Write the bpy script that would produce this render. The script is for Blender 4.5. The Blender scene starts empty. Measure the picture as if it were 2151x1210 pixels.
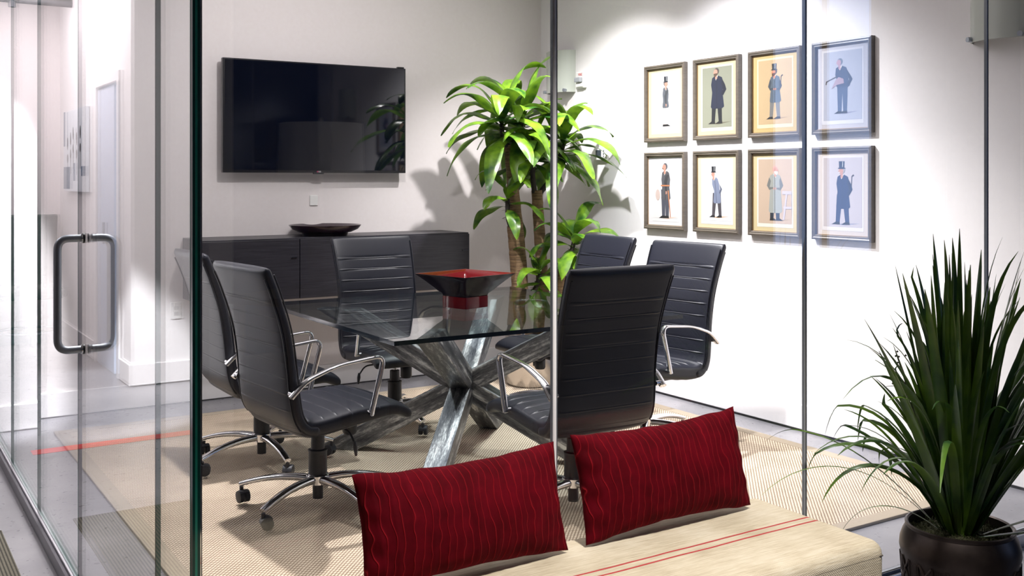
import bpy, bmesh, math, random
from mathutils import Vector, Matrix, noise

# ------------------------------------------------------------------ camera, world, lights, exposure
SC = bpy.context.scene
C = SC.collection
PI = math.pi
R = math.radians
cam = bpy.data.cameras.new('camera')
cam.sensor_width = 36.0
cam.lens = 2179 / 2151 * 36.0
cam.shift_y = -230 / 2151
cam.clip_start = 0.05
camo = bpy.data.objects.new('camera', cam)
C.objects.link(camo)
camo.location = (0, 0, 1.42)
camo.rotation_euler = (R(90), 0, -R(32.5))
SC.camera = camo

world = bpy.data.worlds.new('world')
SC.world = world
world.use_nodes = True
world.node_tree.nodes['Background'].inputs[0].default_value = (0.25, 0.38, 0.95, 1)
world.node_tree.nodes['Background'].inputs[1].default_value = 0.06

SC.view_settings.view_transform = 'Standard'
SC.view_settings.look = 'None'
SC.view_settings.gamma = 1
SC.view_settings.exposure = 0.0
SC.cycles.max_bounces = 12
SC.cycles.transparent_max_bounces = 24
SC.cycles.glossy_bounces = 6
SC.cycles.sample_clamp_indirect = 6


def spot(name, loc, target, power, angle=75, blend=0.7, size=0.03, col=(1, 0.95, 0.9)):
    l = bpy.data.lights.new(name, 'SPOT')
    l.energy = power
    l.spot_size = R(angle)
    l.spot_blend = blend
    l.shadow_soft_size = size
    l.color = col
    o = bpy.data.objects.new(name, l)
    C.objects.link(o)
    o.location = loc
    o.rotation_euler = (Vector(target) - Vector(loc)).to_track_quat('-Z', 'Y').to_euler()
    return o


def area(name, loc, target, power, sx, sy, col=(1, 1, 1)):
    l = bpy.data.lights.new(name, 'AREA')
    l.shape = 'RECTANGLE'
    l.size = sx
    l.size_y = sy
    l.energy = power
    l.color = col
    o = bpy.data.objects.new(name, l)
    C.objects.link(o)
    o.location = loc
    o.rotation_euler = (Vector(target) - Vector(loc)).to_track_quat('-Z', 'Y').to_euler()
    return o


WH = (1, 0.965, 0.965)
spot('spot_corner', (3.55, 5.35, 3.0), (4.15, 5.6, 0.6), 430, 105, 1.0, 0.03, WH)
spot('spot_pictures', (3.25, 4.65, 3.0), (4.45, 4.3, 0.35), 560, 100, 1.0, 0.03, (0.97, 0.96, 1.0))
spot('spot_right', (2.75, 3.8, 3.0), (3.7, 3.6, 0.0), 430, 78, 1.0, 0.03, WH)
spot('spot_left', (1.35, 4.7, 3.0), (1.15, 4.2, 0.0), 500, 76, 1.0, 0.03, WH)
spot('spot_pilaster_added', (0.72, 5.5, 3.0), (0.34, 6.42, 1.05), 2400, 37, 0.35, 0.03, (0.96, 0.96, 1.0))  # added narrow spot that whitens the pilaster face
spot('spot_table', (2.2, 3.6, 3.0), (2.2, 4.4, 0.5), 110, 90, 0.8, 0.03, WH)
spot('spot_back_wall', (2.3, 4.6, 3.0), (2.2, 6.66, 1.8), 88, 125, 1.0, 0.03, WH)
area('room_bounce', (2.6, 4.5, 3.08), (2.6, 4.5, 0), 34, 2.8, 2.8, (1, 0.93, 0.98))
area('corridor_light', (0.15, 8.6, 3.05), (0.15, 8.6, 0), 46, 0.5, 2.4, (1, 0.93, 0.97))
area('lobby_left_light', (-0.8, 5.4, 3.05), (-0.8, 5.4, 0), 30, 1.0, 1.6, (1, 0.95, 0.97))
spot('spot_bench', (1.7, 0.95, 3.0), (1.75, 1.98, 0.45), 430, 50, 0.6, 0.12, (1, 0.955, 0.90))


# ------------------------------------------------------------------ materials
MATS = {}


def pm(name, col, rough=0.5, metal=0.0, spec=0.5, **kw):
    if name in MATS:
        return MATS[name]
    m = bpy.data.materials.new(name)
    m.use_nodes = True
    b = m.node_tree.nodes['Principled BSDF']
    b.inputs['Base Color'].default_value = (*col, 1)
    b.inputs['Roughness'].default_value = rough
    b.inputs['Metallic'].default_value = metal
    b.inputs['Specular IOR Level'].default_value = spec
    for k, v in kw.items():
        b.inputs[k.replace('_', ' ')].default_value = v
    MATS[name] = m
    return m


def nd(m, t, **props):
    n = m.node_tree.nodes.new(t)
    for k, v in props.items():
        setattr(n, k, v)
    return n


def lk(m, a, b):
    m.node_tree.links.new(a, b)


def bsdf(m):
    return m.node_tree.nodes['Principled BSDF']


def math_node(m, op, a, b=None):
    n = nd(m, 'ShaderNodeMath', operation=op)
    for i, v in enumerate((a, b)):
        if v is None:
            continue
        if isinstance(v, (int, float)):
            n.inputs[i].default_value = v
        else:
            lk(m, v, n.inputs[i])
    return n.outputs[0]


def ramp(m, fac, stops):
    n = nd(m, 'ShaderNodeValToRGB')
    cr = n.color_ramp
    while len(cr.elements) < len(stops):
        cr.elements.new(0.5)
    for e, (p, c) in zip(cr.elements, stops):
        e.position = p
        e.color = (*c, 1)
    lk(m, fac, n.inputs[0])
    return n.outputs[0]


def mapped(m, scale, rot=(0, 0, 0), coord='Object'):
    t = nd(m, 'ShaderNodeTexCoord')
    mp = nd(m, 'ShaderNodeMapping')
    mp.inputs['Scale'].default_value = scale
    mp.inputs['Rotation'].default_value = rot
    lk(m, t.outputs[coord], mp.inputs[0])
    return mp.outputs[0]


def noise_tex(m, vec, scale, detail=4, rough=0.55):
    n = nd(m, 'ShaderNodeTexNoise')
    n.inputs['Scale'].default_value = scale
    n.inputs['Detail'].default_value = detail
    n.inputs['Roughness'].default_value = rough
    lk(m, vec, n.inputs['Vector'])
    return n.outputs['Fac']


def bump(m, h, strength=0.3, dist=0.01):
    n = nd(m, 'ShaderNodeBump')
    n.inputs['Strength'].default_value = strength
    n.inputs['Distance'].default_value = dist
    lk(m, h, n.inputs['Height'])
    lk(m, n.outputs[0], bsdf(m).inputs['Normal'])


def noisy(name, c1, c2, scale=5, rough=0.5, metal=0.0, bs=0.0, bd=0.005, stretch=(1, 1, 1), spec=0.5, **kw):
    m = pm(name, c1, rough, metal, spec, **kw)
    v = mapped(m, stretch)
    f = noise_tex(m, v, scale)
    lk(m, ramp(m, f, [(0.3, c1), (0.7, c2)]), bsdf(m).inputs['Base Color'])
    if bs:
        bump(m, f, bs, bd)
    return m


def glass_mat(name, tint, ior=1.5, gloss=1.0):
    m = bpy.data.materials.new(name)
    m.use_nodes = True
    nt = m.node_tree
    nt.nodes.clear()
    out = nd(m, 'ShaderNodeOutputMaterial')
    mix = nd(m, 'ShaderNodeMixShader')
    tr = nd(m, 'ShaderNodeBsdfTransparent')
    tr.inputs[0].default_value = (*tint, 1)
    gl = nd(m, 'ShaderNodeBsdfGlossy')
    gl.inputs['Color'].default_value = (gloss, gloss, gloss, 1)
    gl.inputs['Roughness'].default_value = 0.0
    fr = nd(m, 'ShaderNodeFresnel')
    geo = nd(m, 'ShaderNodeNewGeometry')
    # the same reflectance from both sides of the pane
    i = math_node(m, 'MULTIPLY', geo.outputs['Backfacing'], 1 / ior - ior)
    i2 = math_node(m, 'ADD', i, ior)
    lk(m, i2, fr.inputs['IOR'])
    lk(m, fr.outputs[0], mix.inputs[0])
    lk(m, tr.outputs[0], mix.inputs[1])
    lk(m, gl.outputs[0], mix.inputs[2])
    lk(m, mix.outputs[0], out.inputs[0])
    return m


M_glass = glass_mat('clear_glass', (0.985, 0.99, 0.99), 1.5)
M_tglass = glass_mat('table_glass', (0.80, 0.85, 0.85), 1.85)
M_edge = pm('glass_edge', (0.006, 0.11, 0.085), 0.12, 0.0, 0.8)
M_edge2 = pm('glass_edge_dark', (0.006, 0.012, 0.02), 0.1, 0.0, 0.8)
M_edge3 = pm('glass_edge_pale', (0.22, 0.24, 0.27), 0.2)
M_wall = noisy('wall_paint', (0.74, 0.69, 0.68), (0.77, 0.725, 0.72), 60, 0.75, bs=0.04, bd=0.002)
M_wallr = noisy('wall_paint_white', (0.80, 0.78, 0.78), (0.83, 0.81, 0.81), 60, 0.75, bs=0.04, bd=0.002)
M_trim = pm('baseboard_paint', (0.82, 0.80, 0.80), 0.4)
M_lobby = pm('lobby_daylight_tint', (0.02, 0.05, 0.17), 0.8)  # blue daylight on the lobby walls, put into their colour
M_ceil = pm('ceiling_paint', (0.42, 0.41, 0.41), 0.8)
M_gap = pm('shadow_gap_black', (0.01, 0.01, 0.012), 0.8)
M_leather = noisy('charcoal_leather', (0.0075, 0.0085, 0.0145), (0.0105, 0.0115, 0.019), 120, 0.4, bs=0.12, bd=0.001, spec=0.42)
M_chrome = pm('polished_chrome', (0.80, 0.80, 0.82), 0.07, 1.0)
M_steel = pm('satin_steel', (0.40, 0.43, 0.48), 0.48, 0.9)
M_plastic = pm('black_plastic', (0.012, 0.013, 0.018), 0.42)
M_rubber = pm('caster_plastic', (0.020, 0.021, 0.028), 0.5)
M_tv = pm('screen_glass', (0.002, 0.003, 0.008), 0.04, 0.0, 0.6)
M_tvb = pm('screen_bezel', (0.008, 0.008, 0.011), 0.25)
M_white = pm('white_plastic', (0.78, 0.78, 0.76), 0.4)
M_redink = pm('red_ink', (0.55, 0.04, 0.04), 0.5)
M_lcd = pm('grey_display', (0.03, 0.045, 0.06), 0.2)
M_frame = noisy('frame_wood', (0.075, 0.062, 0.05), (0.11, 0.092, 0.072), 14, 0.33, stretch=(1, 1, 8))
M_fillet = pm('frame_gold_line', (0.32, 0.21, 0.11), 0.35, 0.6)
M_bark = pm('cane_bark', (0.26, 0.16, 0.08), 0.85)
v = mapped(M_bark, (3, 3, 38))
f_ = noise_tex(M_bark, v, 3, 5, 0.7)
lk(M_bark, ramp(M_bark, f_, [(0.3, (0.10, 0.06, 0.03)), (0.5, (0.27, 0.17, 0.09)), (0.7, (0.42, 0.28, 0.15))]), bsdf(M_bark).inputs['Base Color'])
bump(M_bark, f_, 0.8, 0.01)
M_dark_bark = pm('cane_tip', (0.045, 0.035, 0.03), 0.9)


def leaf_mat(name, a, b, rough=0.32, trans=0.25, scale=9):
    m = pm(name, a, rough, 0, 0.5)
    v = mapped(m, (1, 1, 1))
    f = noise_tex(m, v, scale, 3)
    col = ramp(m, f, [(0.35, a), (0.62, b)])
    lk(m, col, bsdf(m).inputs['Base Color'])
    tl = nd(m, 'ShaderNodeBsdfTranslucent')
    lk(m, col, tl.inputs[0])
    mx = nd(m, 'ShaderNodeMixShader')
    mx.inputs[0].default_value = trans
    out = m.node_tree.nodes['Material Output']
    lk(m, bsdf(m).outputs[0], mx.inputs[1])
    lk(m, tl.outputs[0], mx.inputs[2])
    lk(m, mx.outputs[0], out.inputs[0])
    return m


M_leaf = leaf_mat('corn_plant_leaf', (0.022, 0.085, 0.012), (0.17, 0.31, 0.018), 0.3, 0.2)
M_blade = leaf_mat('grass_blade', (0.018, 0.065, 0.024), (0.10, 0.19, 0.02), 0.28, 0.15, 6)

# concrete floor
M_floor = pm('polished_concrete', (0.2, 0.2, 0.22), 0.28)
v = mapped(M_floor, (1, 1, 1))
n1 = noise_tex(M_floor, v, 1.3, 8, 0.65)
n2 = noise_tex(M_floor, v, 26, 4, 0.6)
mixf = math_node(M_floor, 'ADD', math_node(M_floor, 'MULTIPLY', n1, 0.9), math_node(M_floor, 'MULTIPLY', n2, 0.1))
lk(M_floor, ramp(M_floor, mixf, [(0.35, (0.135, 0.132, 0.145)), (0.52, (0.20, 0.195, 0.21)), (0.66, (0.27, 0.26, 0.275))]), bsdf(M_floor).inputs['Base Color'])
lk(M_floor, ramp(M_floor, n2, [(0.3, (0.26, 0.26, 0.26)), (0.7, (0.36, 0.36, 0.36))]), bsdf(M_floor).inputs['Roughness'])

# woven sisal : rows of knots running diagonally
M_sisal = pm('sisal_weave', (0.6, 0.5, 0.38), 0.9)
m = M_sisal
v = mapped(m, (1, 1, 1), (0, 0, R(43)))
sep = nd(m, 'ShaderNodeSeparateXYZ')
lk(m, v, sep.inputs[0])
K = 2 * PI / 0.0125
jit = noise_tex(m, v, 30, 2)
xx = math_node(m, 'ADD', math_node(m, 'MULTIPLY', sep.outputs[0], K), math_node(m, 'MULTIPLY', jit, 1.6))
yy = math_node(m, 'MULTIPLY', sep.outputs[1], K * 0.62)
sx = math_node(m, 'ABSOLUTE', math_node(m, 'SINE', math_node(m, 'MULTIPLY', xx, 0.5)))
sy = math_node(m, 'ABSOLUTE', math_node(m, 'SINE', math_node(m, 'MULTIPLY', yy, 0.5)))
hh = math_node(m, 'MULTIPLY', sx, math_node(m, 'POWER', sy, 0.45))
big = noise_tex(m, v, 5, 5)
hc = math_node(m, 'ADD', hh, math_node(m, 'MULTIPLY', math_node(m, 'SUBTRACT', big, 0.5), 0.35))
lk(m, ramp(m, hc, [(0.1, (0.20, 0.135, 0.09)), (0.45, (0.50, 0.40, 0.29)), (0.9, (0.68, 0.58, 0.45))]), bsdf(m).inputs['Base Color'])
bump(m, hh, 0.7, 0.006)
M_rugborder = noisy('rug_cotton_border', (0.33, 0.27, 0.20), (0.38, 0.32, 0.24), 250, 0.9, bs=0.3, bd=0.002)

# ribbed carpet tile
M_carpet = pm('ribbed_carpet', (0.2, 0.18, 0.1), 0.95)
m = M_carpet
v = mapped(m, (1, 1, 1))
sep = nd(m, 'ShaderNodeSeparateXYZ')
lk(m, v, sep.inputs[0])
s1 = math_node(m, 'ABSOLUTE', math_node(m, 'SINE', math_node(m, 'MULTIPLY', sep.outputs[0], PI / 0.012)))
ns = noise_tex(m, v, 90, 3)
s2 = math_node(m, 'MULTIPLY', s1, math_node(m, 'ADD', ns, 0.5))
lk(m, ramp(m, s2, [(0.15, (0.045, 0.042, 0.036)), (0.6, (0.12, 0.11, 0.08)), (0.95, (0.18, 0.165, 0.125))]), bsdf(m).inputs['Base Color'])
bump(m, s1, 0.6, 0.004)

# dark oak veneer
M_oak = pm('black_oak_veneer', (0.02, 0.018, 0.022), 0.38, 0, 0.5)
m = M_oak
v = mapped(m, (2.2, 2.2, 95))
f_ = noise_tex(m, v, 2, 6, 0.7)
lk(m, ramp(m, f_, [(0.35, (0.012, 0.011, 0.015)), (0.6, (0.030, 0.028, 0.036)), (0.75, (0.055, 0.05, 0.062))]), bsdf(m).inputs['Base Color'])
bump(m, f_, 0.25, 0.002)

# brushed and burnished table steel
M_beam = pm('burnished_steel', (0.3, 0.3, 0.32), 0.3, 1.0)
m = M_beam
v = mapped(m, (1, 1, 1), coord='Generated')
mp = mapped(m, (15, 1.5, 15))
wv = noise_tex(m, mp, 2.1, 7, 0.68)
mp2 = mapped(m, (60, 14, 60))
fine = noise_tex(m, mp2, 3, 5, 0.7)
cc = math_node(m, 'ADD', math_node(m, 'MULTIPLY', wv, 0.72), math_node(m, 'MULTIPLY', fine, 0.28))
lk(m, ramp(m, cc, [(0.38, (0.07, 0.074, 0.088)), (0.51, (0.22, 0.225, 0.24)), (0.62, (0.80, 0.80, 0.80))]), bsdf(m).inputs['Base Color'])
lk(m, ramp(m, cc, [(0.36, (0.34, 0.34, 0.34)), (0.62, (0.58, 0.58, 0.58))]), bsdf(m).inputs['Roughness'])
bump(m, fine, 0.15, 0.002)

# red crushed velvet with stitched ridges
M_velvet = pm('crushed_red_velvet', (0.16, 0.004, 0.01), 0.85, 0, 0.06)
m = M_velvet
b = bsdf(m)
b.inputs['Sheen Weight'].default_value = 0.03
b.inputs['Sheen Tint'].default_value = (1, 0.12, 0.12, 1)
v = mapped(m, (1, 1, 1))
wn = nd(m, 'ShaderNodeTexNoise')
wn.inputs['Scale'].default_value = 9
wn.inputs['Detail'].default_value = 2
lk(m, v, wn.inputs['Vector'])
sep = nd(m, 'ShaderNodeSeparateXYZ')
lk(m, v, sep.inputs[0])
wx = math_node(m, 'ADD', math_node(m, 'MULTIPLY', sep.outputs[0], PI / 0.021), math_node(m, 'MULTIPLY', wn.outputs['Fac'], 8.5))
ln = math_node(m, 'POWER', math_node(m, 'SUBTRACT', 1.0, math_node(m, 'ABSOLUTE', math_node(m, 'SINE', wx))), 9)
pile = noise_tex(m, v, 14, 4)
base = ramp(m, pile, [(0.35, (0.055, 0.0005, 0.003)), (0.7, (0.105, 0.0009, 0.006))])
mx = nd(m, 'ShaderNodeMixRGB')
mx.inputs[2].default_value = (0.36, 0.010, 0.018, 1)
lk(m, math_node(m, 'MULTIPLY', ln, 0.85), mx.inputs[0])
lk(m, base, mx.inputs[1])
lk(m, mx.outputs[0], b.inputs['Base Color'])
bump(m, ln, 0.6, 0.006)

# hemp grain-sack fabric with a red double stripe
M_hemp = pm('grain_sack_fabric', (0.55, 0.45, 0.3), 0.92, 0, 0.2)
m = M_hemp
v = mapped(m, (1, 1, 1))
sep = nd(m, 'ShaderNodeSeparateXYZ')
lk(m, v, sep.inputs[0])
tw = math_node(m, 'SINE', math_node(m, 'MULTIPLY', math_node(m, 'ADD', math_node(m, 'ADD', sep.outputs[0], sep.outputs[1]), sep.outputs[2]), 900))
th = noise_tex(m, mapped(m, (8, 140, 140)), 2, 4)
bg = noise_tex(m, v, 7, 5)
mixv = math_node(m, 'ADD', math_node(m, 'MULTIPLY', th, 0.55), math_node(m, 'MULTIPLY', bg, 0.45))
base = ramp(m, mixv, [(0.34, (0.45, 0.375, 0.265)), (0.5, (0.60, 0.52, 0.385)), (0.65, (0.70, 0.63, 0.50))])
wob = math_node(m, 'MULTIPLY', math_node(m, 'SUBTRACT', noise_tex(m, v, 4, 2), 0.5), 0.012)
ys = math_node(m, 'ADD', sep.outputs[1], wob)
strp = None
for c in (0.247, 0.215):
    d = math_node(m, 'LESS_THAN', math_node(m, 'ABSOLUTE', math_node(m, 'SUBTRACT', ys, c)), 0.0038)
    strp = d if strp is None else math_node(m, 'MAXIMUM', strp, d)
strp = math_node(m, 'MULTIPLY', strp, math_node(m, 'GREATER_THAN', sep.outputs[2], 0.2))
mx = nd(m, 'ShaderNodeMixRGB')
mx.inputs[2].default_value = (0.42, 0.015, 0.03, 1)
lk(m, math_node(m, 'MULTIPLY', strp, 0.9), mx.inputs[0])
lk(m, base, mx.inputs[1])
lk(m, mx.outputs[0], bsdf(m).inputs['Base Color'])
bump(m, math_node(m, 'ADD', th, math_node(m, 'MULTIPLY', tw, 0.2)), 0.45, 0.004)

M_lacq_red = pm('red_lacquer', (0.10, 0.004, 0.006), 0.08, 0, 0.3)
M_lacq_blk = pm('black_lacquer', (0.006, 0.001, 0.003), 0.07, 0, 0.15)
M_bronze = noisy('dark_bronze', (0.035, 0.026, 0.024), (0.06, 0.045, 0.04), 20, 0.38, 0.7, bs=0.1, bd=0.002)
M_moss = noisy('dry_moss', (0.035, 0.04, 0.016), (0.13, 0.13, 0.065), 120, 0.95, bs=0.6, bd=0.006)
M_soil = noisy('potting_soil', (0.02, 0.014, 0.01), (0.05, 0.035, 0.022), 60, 0.95, bs=0.6, bd=0.01)
M_brush = pm('brushed_pot_metal', (0.6, 0.57, 0.54), 0.25, 1.0)
M_frost = pm('frosted_sconce_glass', (0.50, 0.53, 0.48), 0.25)
M_tape = pm('red_floor_tape', (0.75, 0.03, 0.03), 0.5)
M_grey_up = noisy('grey_upholstery', (0.11, 0.11, 0.11), (0.14, 0.14, 0.135), 80, 0.9)
M_track = pm('dark_aluminium_channel', (0.05, 0.05, 0.06), 0.3, 0.8)
M_trackl = pm('light_aluminium_lip', (0.55, 0.55, 0.58), 0.3, 0.9)
M_door = pm('door_blue_white', (0.55, 0.62, 0.75), 0.4)
M_shade = pm('pleated_lamp_fabric', (0.8, 0.8, 0.8), 0.9)
M_lampb = pm('lamp_column', (0.12, 0.13, 0.16), 0.2)
M_wood = noisy('walnut', (0.05, 0.03, 0.02), (0.09, 0.05, 0.03), 12, 0.4, stretch=(1, 8, 8))


def emis(name, col, s):
    m = bpy.data.materials.new(name)
    m.use_nodes = True
    b = bsdf(m)
    b.inputs['Base Color'].default_value = (0, 0, 0, 1)
    b.inputs['Emission Color'].default_value = (*col, 1)
    b.inputs['Emission Strength'].default_value = s
    return m


M_day = emis('daylight_pane', (0.36, 0.55, 1.0), 2.6)
M_day2 = emis('daylight_beyond_door', (0.62, 0.78, 1.0), 1.3)
_cm = {}


def ink(r, g, b):
    k = (r, g, b)
    if k not in _cm:
        _cm[k] = pm('print_ink_%d' % len(_cm), tuple(0.5 * ((c / 255) ** 2.2) for c in k), 0.7)
    return _cm[k]


# ------------------------------------------------------------------ mesh helpers
class MB:
    def __init__(s):
        s.v = []
        s.f = []
        s.m = []

    def add(s, vs, fs, mi=0):
        o = len(s.v)
        s.v += [tuple(p) for p in vs]
        for f in fs:
            s.f.append([i + o for i in f])
            s.m.append(mi)
        return s

    def box(s, a, b, mi=0, sides=None):
        x0, y0, z0 = a
        x1, y1, z1 = b
        vs = [(x0, y0, z0), (x1, y0, z0), (x1, y1, z0), (x0, y1, z0), (x0, y0, z1), (x1, y0, z1), (x1, y1, z1), (x0, y1, z1)]
        fs = [(0, 3, 2, 1), (4, 5, 6, 7), (0, 1, 5, 4), (1, 2, 6, 5), (2, 3, 7, 6), (3, 0, 4, 7)]
        if sides is None:
            s.add(vs, fs, mi)
        else:  # sides: six material slots bottom, top, -y, +x, +y, -x
            o = len(s.v)
            s.v += vs
            for f, k in zip(fs, sides):
                s.f.append([i + o for i in f])
                s.m.append(k)
        return s

    def rings(s, rr, mi=0, cap0=True, cap1=True, closed=False):
        n = len(rr[0])
        vs = [p for r in rr for p in r]
        fs = []
        L = len(rr)
        for i in range(L if closed else L - 1):
            a, b = i * n, ((i + 1) % L) * n
            for j in range(n):
                k = (j + 1) % n
                fs.append((a + j, a + k, b + k, b + j))
        if not closed:
            if cap0:
                fs.append(tuple(range(n - 1, -1, -1)))
            if cap1:
                fs.append(tuple(range((L - 1) * n, L * n)))
        return s.add(vs, fs, mi)

    def lathe(s, prof, c=(0, 0, 0), n=32, mi=0, cap0=True, cap1=True):
        rr = [[(c[0] + r * math.cos(2 * PI * j / n), c[1] + r * math.sin(2 * PI * j / n), c[2] + z) for j in range(n)] for r, z in prof]
        return s.rings(rr, mi, cap0, cap1)

    def tube(s, path, rad, n=10, mi=0, closed=False):
        P = [Vector(p) for p in path]
        L = len(P)
        up = None
        rr = []
        for i in range(L):
            if closed:
                t = (P[(i + 1) % L] - P[i - 1]).normalized()
            else:
                t = (P[min(i + 1, L - 1)] - P[max(i - 1, 0)]).normalized()
            if up is None:
                up = t.orthogonal().normalized()
            up = (up - t * up.dot(t)).normalized()
            sd = t.cross(up)
            r = rad[i] if isinstance(rad, (list, tuple)) else rad
            rr.append([P[i] + (up * math.cos(2 * PI * j / n) + sd * math.sin(2 * PI * j / n)) * r for j in range(n)])
        return s.rings(rr, mi, closed=closed)

    def sweep(s, path, nrm, w, t, n=12, mi=0, e=0.5):
        """flat bar: w along the constant normal nrm, t across it; w,t may be lists"""
        P = [Vector(p) for p in path]
        N = Vector(nrm).normalized()
        L = len(P)
        rr = []
        for i in range(L):
            T = (P[min(i + 1, L - 1)] - P[max(i - 1, 0)]).normalized()
            U = T.cross(N).normalized()
            wi = w[i] if isinstance(w, (list, tuple)) else w
            ti = t[i] if isinstance(t, (list, tuple)) else t
            ring = []
            for j in range(n):
                a = 2 * PI * (j + 0.5) / n
                ca, sa = math.cos(a), math.sin(a)
                ring.append(P[i] + N * (math.copysign(abs(ca) ** e, ca) * wi / 2) + U * (math.copysign(abs(sa) ** e, sa) * ti / 2))
            rr.append(ring)
        return s.rings(rr, mi)

    def build(s, name, mats, parent=None, smooth=True, bevel=0, seg=2, loc=None, angle=40):
        me = bpy.data.meshes.new(name)
        me.from_pydata(s.v, [], s.f)
        if not isinstance(mats, (list, tuple)):
            mats = [mats]
        for m in mats:
            me.materials.append(m)
        for p, k in zip(me.polygons, s.m):
            p.material_index = k
            p.use_smooth = smooth
        bm = bmesh.new()
        bm.from_mesh(me)
        bmesh.ops.recalc_face_normals(bm, faces=bm.faces)
        bm.to_mesh(me)
        bm.free()
        if smooth:
            me.set_sharp_from_angle(angle=R(angle))
        o = bpy.data.objects.new(name, me)
        C.objects.link(o)
        if parent:
            o.parent = parent
        if loc:
            o.location = loc
        if bevel:
            md = o.modifiers.new('bevel', 'BEVEL')
            md.width = bevel
            md.segments = seg
            md.limit_method = 'ANGLE'
            md.angle_limit = R(35)
        return o


def tag(o, label=None, cat=None, group=None, kind=None):
    for k, v in (('label', label), ('category', cat), ('group', group), ('kind', kind)):
        if v:
            o[k] = v
    return o


def empty(name, loc, rz=0, label=None, cat=None, group=None):
    o = bpy.data.objects.new(name, None)
    C.objects.link(o)
    o.location = loc
    o.rotation_euler = (0, 0, rz)
    o.empty_display_size = 0.05
    return tag(o, label, cat, group)


def copy_tree(o, parent=None):
    c = o.copy()
    C.objects.link(c)
    if parent:
        c.parent = parent
    for ch in list(o.children):
        copy_tree(ch, c)
    return c


def crom(pts, n=8):
    """smooth curve through the points"""
    P = [Vector(p) for p in pts]
    P = [P[0] * 2 - P[1]] + P + [P[-1] * 2 - P[-2]]
    out = []
    for i in range(1, len(P) - 2):
        for k in range(n):
            t = k / n
            a, b, c, d = P[i - 1], P[i], P[i + 1], P[i + 2]
            out.append(0.5 * ((2 * b) + (c - a) * t + (2 * a - 5 * b + 4 * c - d) * t * t + (3 * b - a - 3 * c + d) * t ** 3))
    out.append(P[-2])
    return out


def fillet(pts, rad, n=6):
    """polyline with rounded corners"""
    P = [Vector(p) for p in pts]
    out = [P[0]]
    for i in range(1, len(P) - 1):
        a, b, c = P[i - 1], P[i], P[i + 1]
        r = min(rad, (a - b).length * 0.48, (c - b).length * 0.48)
        p0 = b + (a - b).normalized() * r
        p1 = b + (c - b).normalized() * r
        for k in range(n + 1):
            t = k / n
            out.append(p0 * (1 - t) ** 2 + b * 2 * t * (1 - t) + p1 * t * t)
    out.append(P[-1])
    return out


def text_mesh(name, body, size, mat, parent, M, depth=0.0006):
    cu = bpy.data.curves.new(name, 'FONT')
    cu.body = body
    cu.size = size
    cu.extrude = depth
    cu.align_x = 'CENTER'
    cu.align_y = 'CENTER'
    t = bpy.data.objects.new(name + '_src', cu)
    C.objects.link(t)
    bpy.context.view_layer.update()
    me = bpy.data.meshes.new_from_object(t.evaluated_get(bpy.context.evaluated_depsgraph_get()))
    bpy.data.objects.remove(t)
    me.transform(M)
    me.materials.clear()
    me.materials.append(mat)
    o = bpy.data.objects.new(name, me)
    C.objects.link(o)
    o.parent = parent
    return o


XW, YB, XL, YF, ZC = 4.51, 6.66, 0.65, 2.34, 3.15   # right wall, back wall, left glass, front glass, ceiling


def struct(name, mb, mats, **k):
    return tag(mb.build(name, mats, **k), kind='structure')


# ------------------------------------------------------------------ the setting
struct('floor', MB().box((-4, -4, -0.1), (9.2, 13, 0)), M_floor, smooth=False)
struct('ceiling', MB().box((-4, -4, ZC), (9.2, 13, ZC + 0.1)), M_ceil, smooth=False)
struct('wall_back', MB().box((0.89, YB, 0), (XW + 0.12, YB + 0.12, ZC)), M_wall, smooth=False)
struct('wall_right', MB().box((XW, YF - 0.4, 0), (XW + 0.12, YB, ZC)), M_wallr, smooth=False)
struct('wall_pilaster', MB().box((XL + 0.0, 6.42, 0), (0.89, 10.2, ZC)), M_wallr, smooth=False)
struct('wall_corridor_left', MB().box((-4, 7.36, 0), (-0.32, 7.75, ZC)).box((-0.5, 8.5, 0), (-0.32, 10.2, ZC)).box((-0.5, 7.75, 2.12), (-0.32, 8.5, ZC)), M_wallr, smooth=False)
struct('wall_corridor_end', MB().box((-0.5, 10.2, 0), (0.89, 10.32, ZC)), M_wall, smooth=False)
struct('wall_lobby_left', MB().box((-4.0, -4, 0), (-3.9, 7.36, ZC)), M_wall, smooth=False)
w = MB()
w.box((-3.9, -3.6, 0), (9.1, -3.5, ZC))
struct('wall_lobby_rear', w, M_lobby, smooth=False)
struct('wall_lobby_right', MB().box((9.0, -3.5, 0), (9.1, YF - 0.4, ZC)), M_lobby, smooth=False)
struct('wall_lobby_return', MB().box((XW + 0.12, YF - 0.4, 0), (9.1, YF - 0.28, ZC)), M_lobby, smooth=False)


def baseboard(name, a, b):
    struct(name, MB().box(a, b), M_trim, smooth=False, bevel=0.004)


baseboard('baseboard_back', (0.905, YB - 0.015, 0.006), (XW - 0.015, YB, 0.15))
baseboard('baseboard_right', (XW - 0.015, YF + 0.05, 0.012), (XW, YB, 0.15))
baseboard('baseboard_pilaster', (XL - 0.015, 6.405, 0.006), (0.905, 6.42, 0.15))
baseboard('baseboard_pilaster_side', (0.89, 6.42, 0.006), (0.905, YB, 0.15))
baseboard('baseboard_corridor_face', (-3.9, 7.345, 0.006), (-0.305, 7.36, 0.15))
baseboard('baseboard_corridor_left', (-0.32, 8.6, 0.006), (-0.305, 10.2, 0.15))
baseboard('baseboard_corridor_near', (-0.32, 7.36, 0.006), (-0.305, 7.68, 0.15))
baseboard('baseboard_corridor_end', (-0.305, 10.185, 0.006), (0.635, 10.2, 0.15))
struct('trim_1', MB().box((XW - 0.012, YF + 0.05, 0.0), (XW, YB, 0.012)), M_gap, smooth=False)
struct('trim_2', MB().box((0.905, YB - 0.012, 0.0), (XW - 0.012, YB, 0.006)), M_gap, smooth=False)

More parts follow.
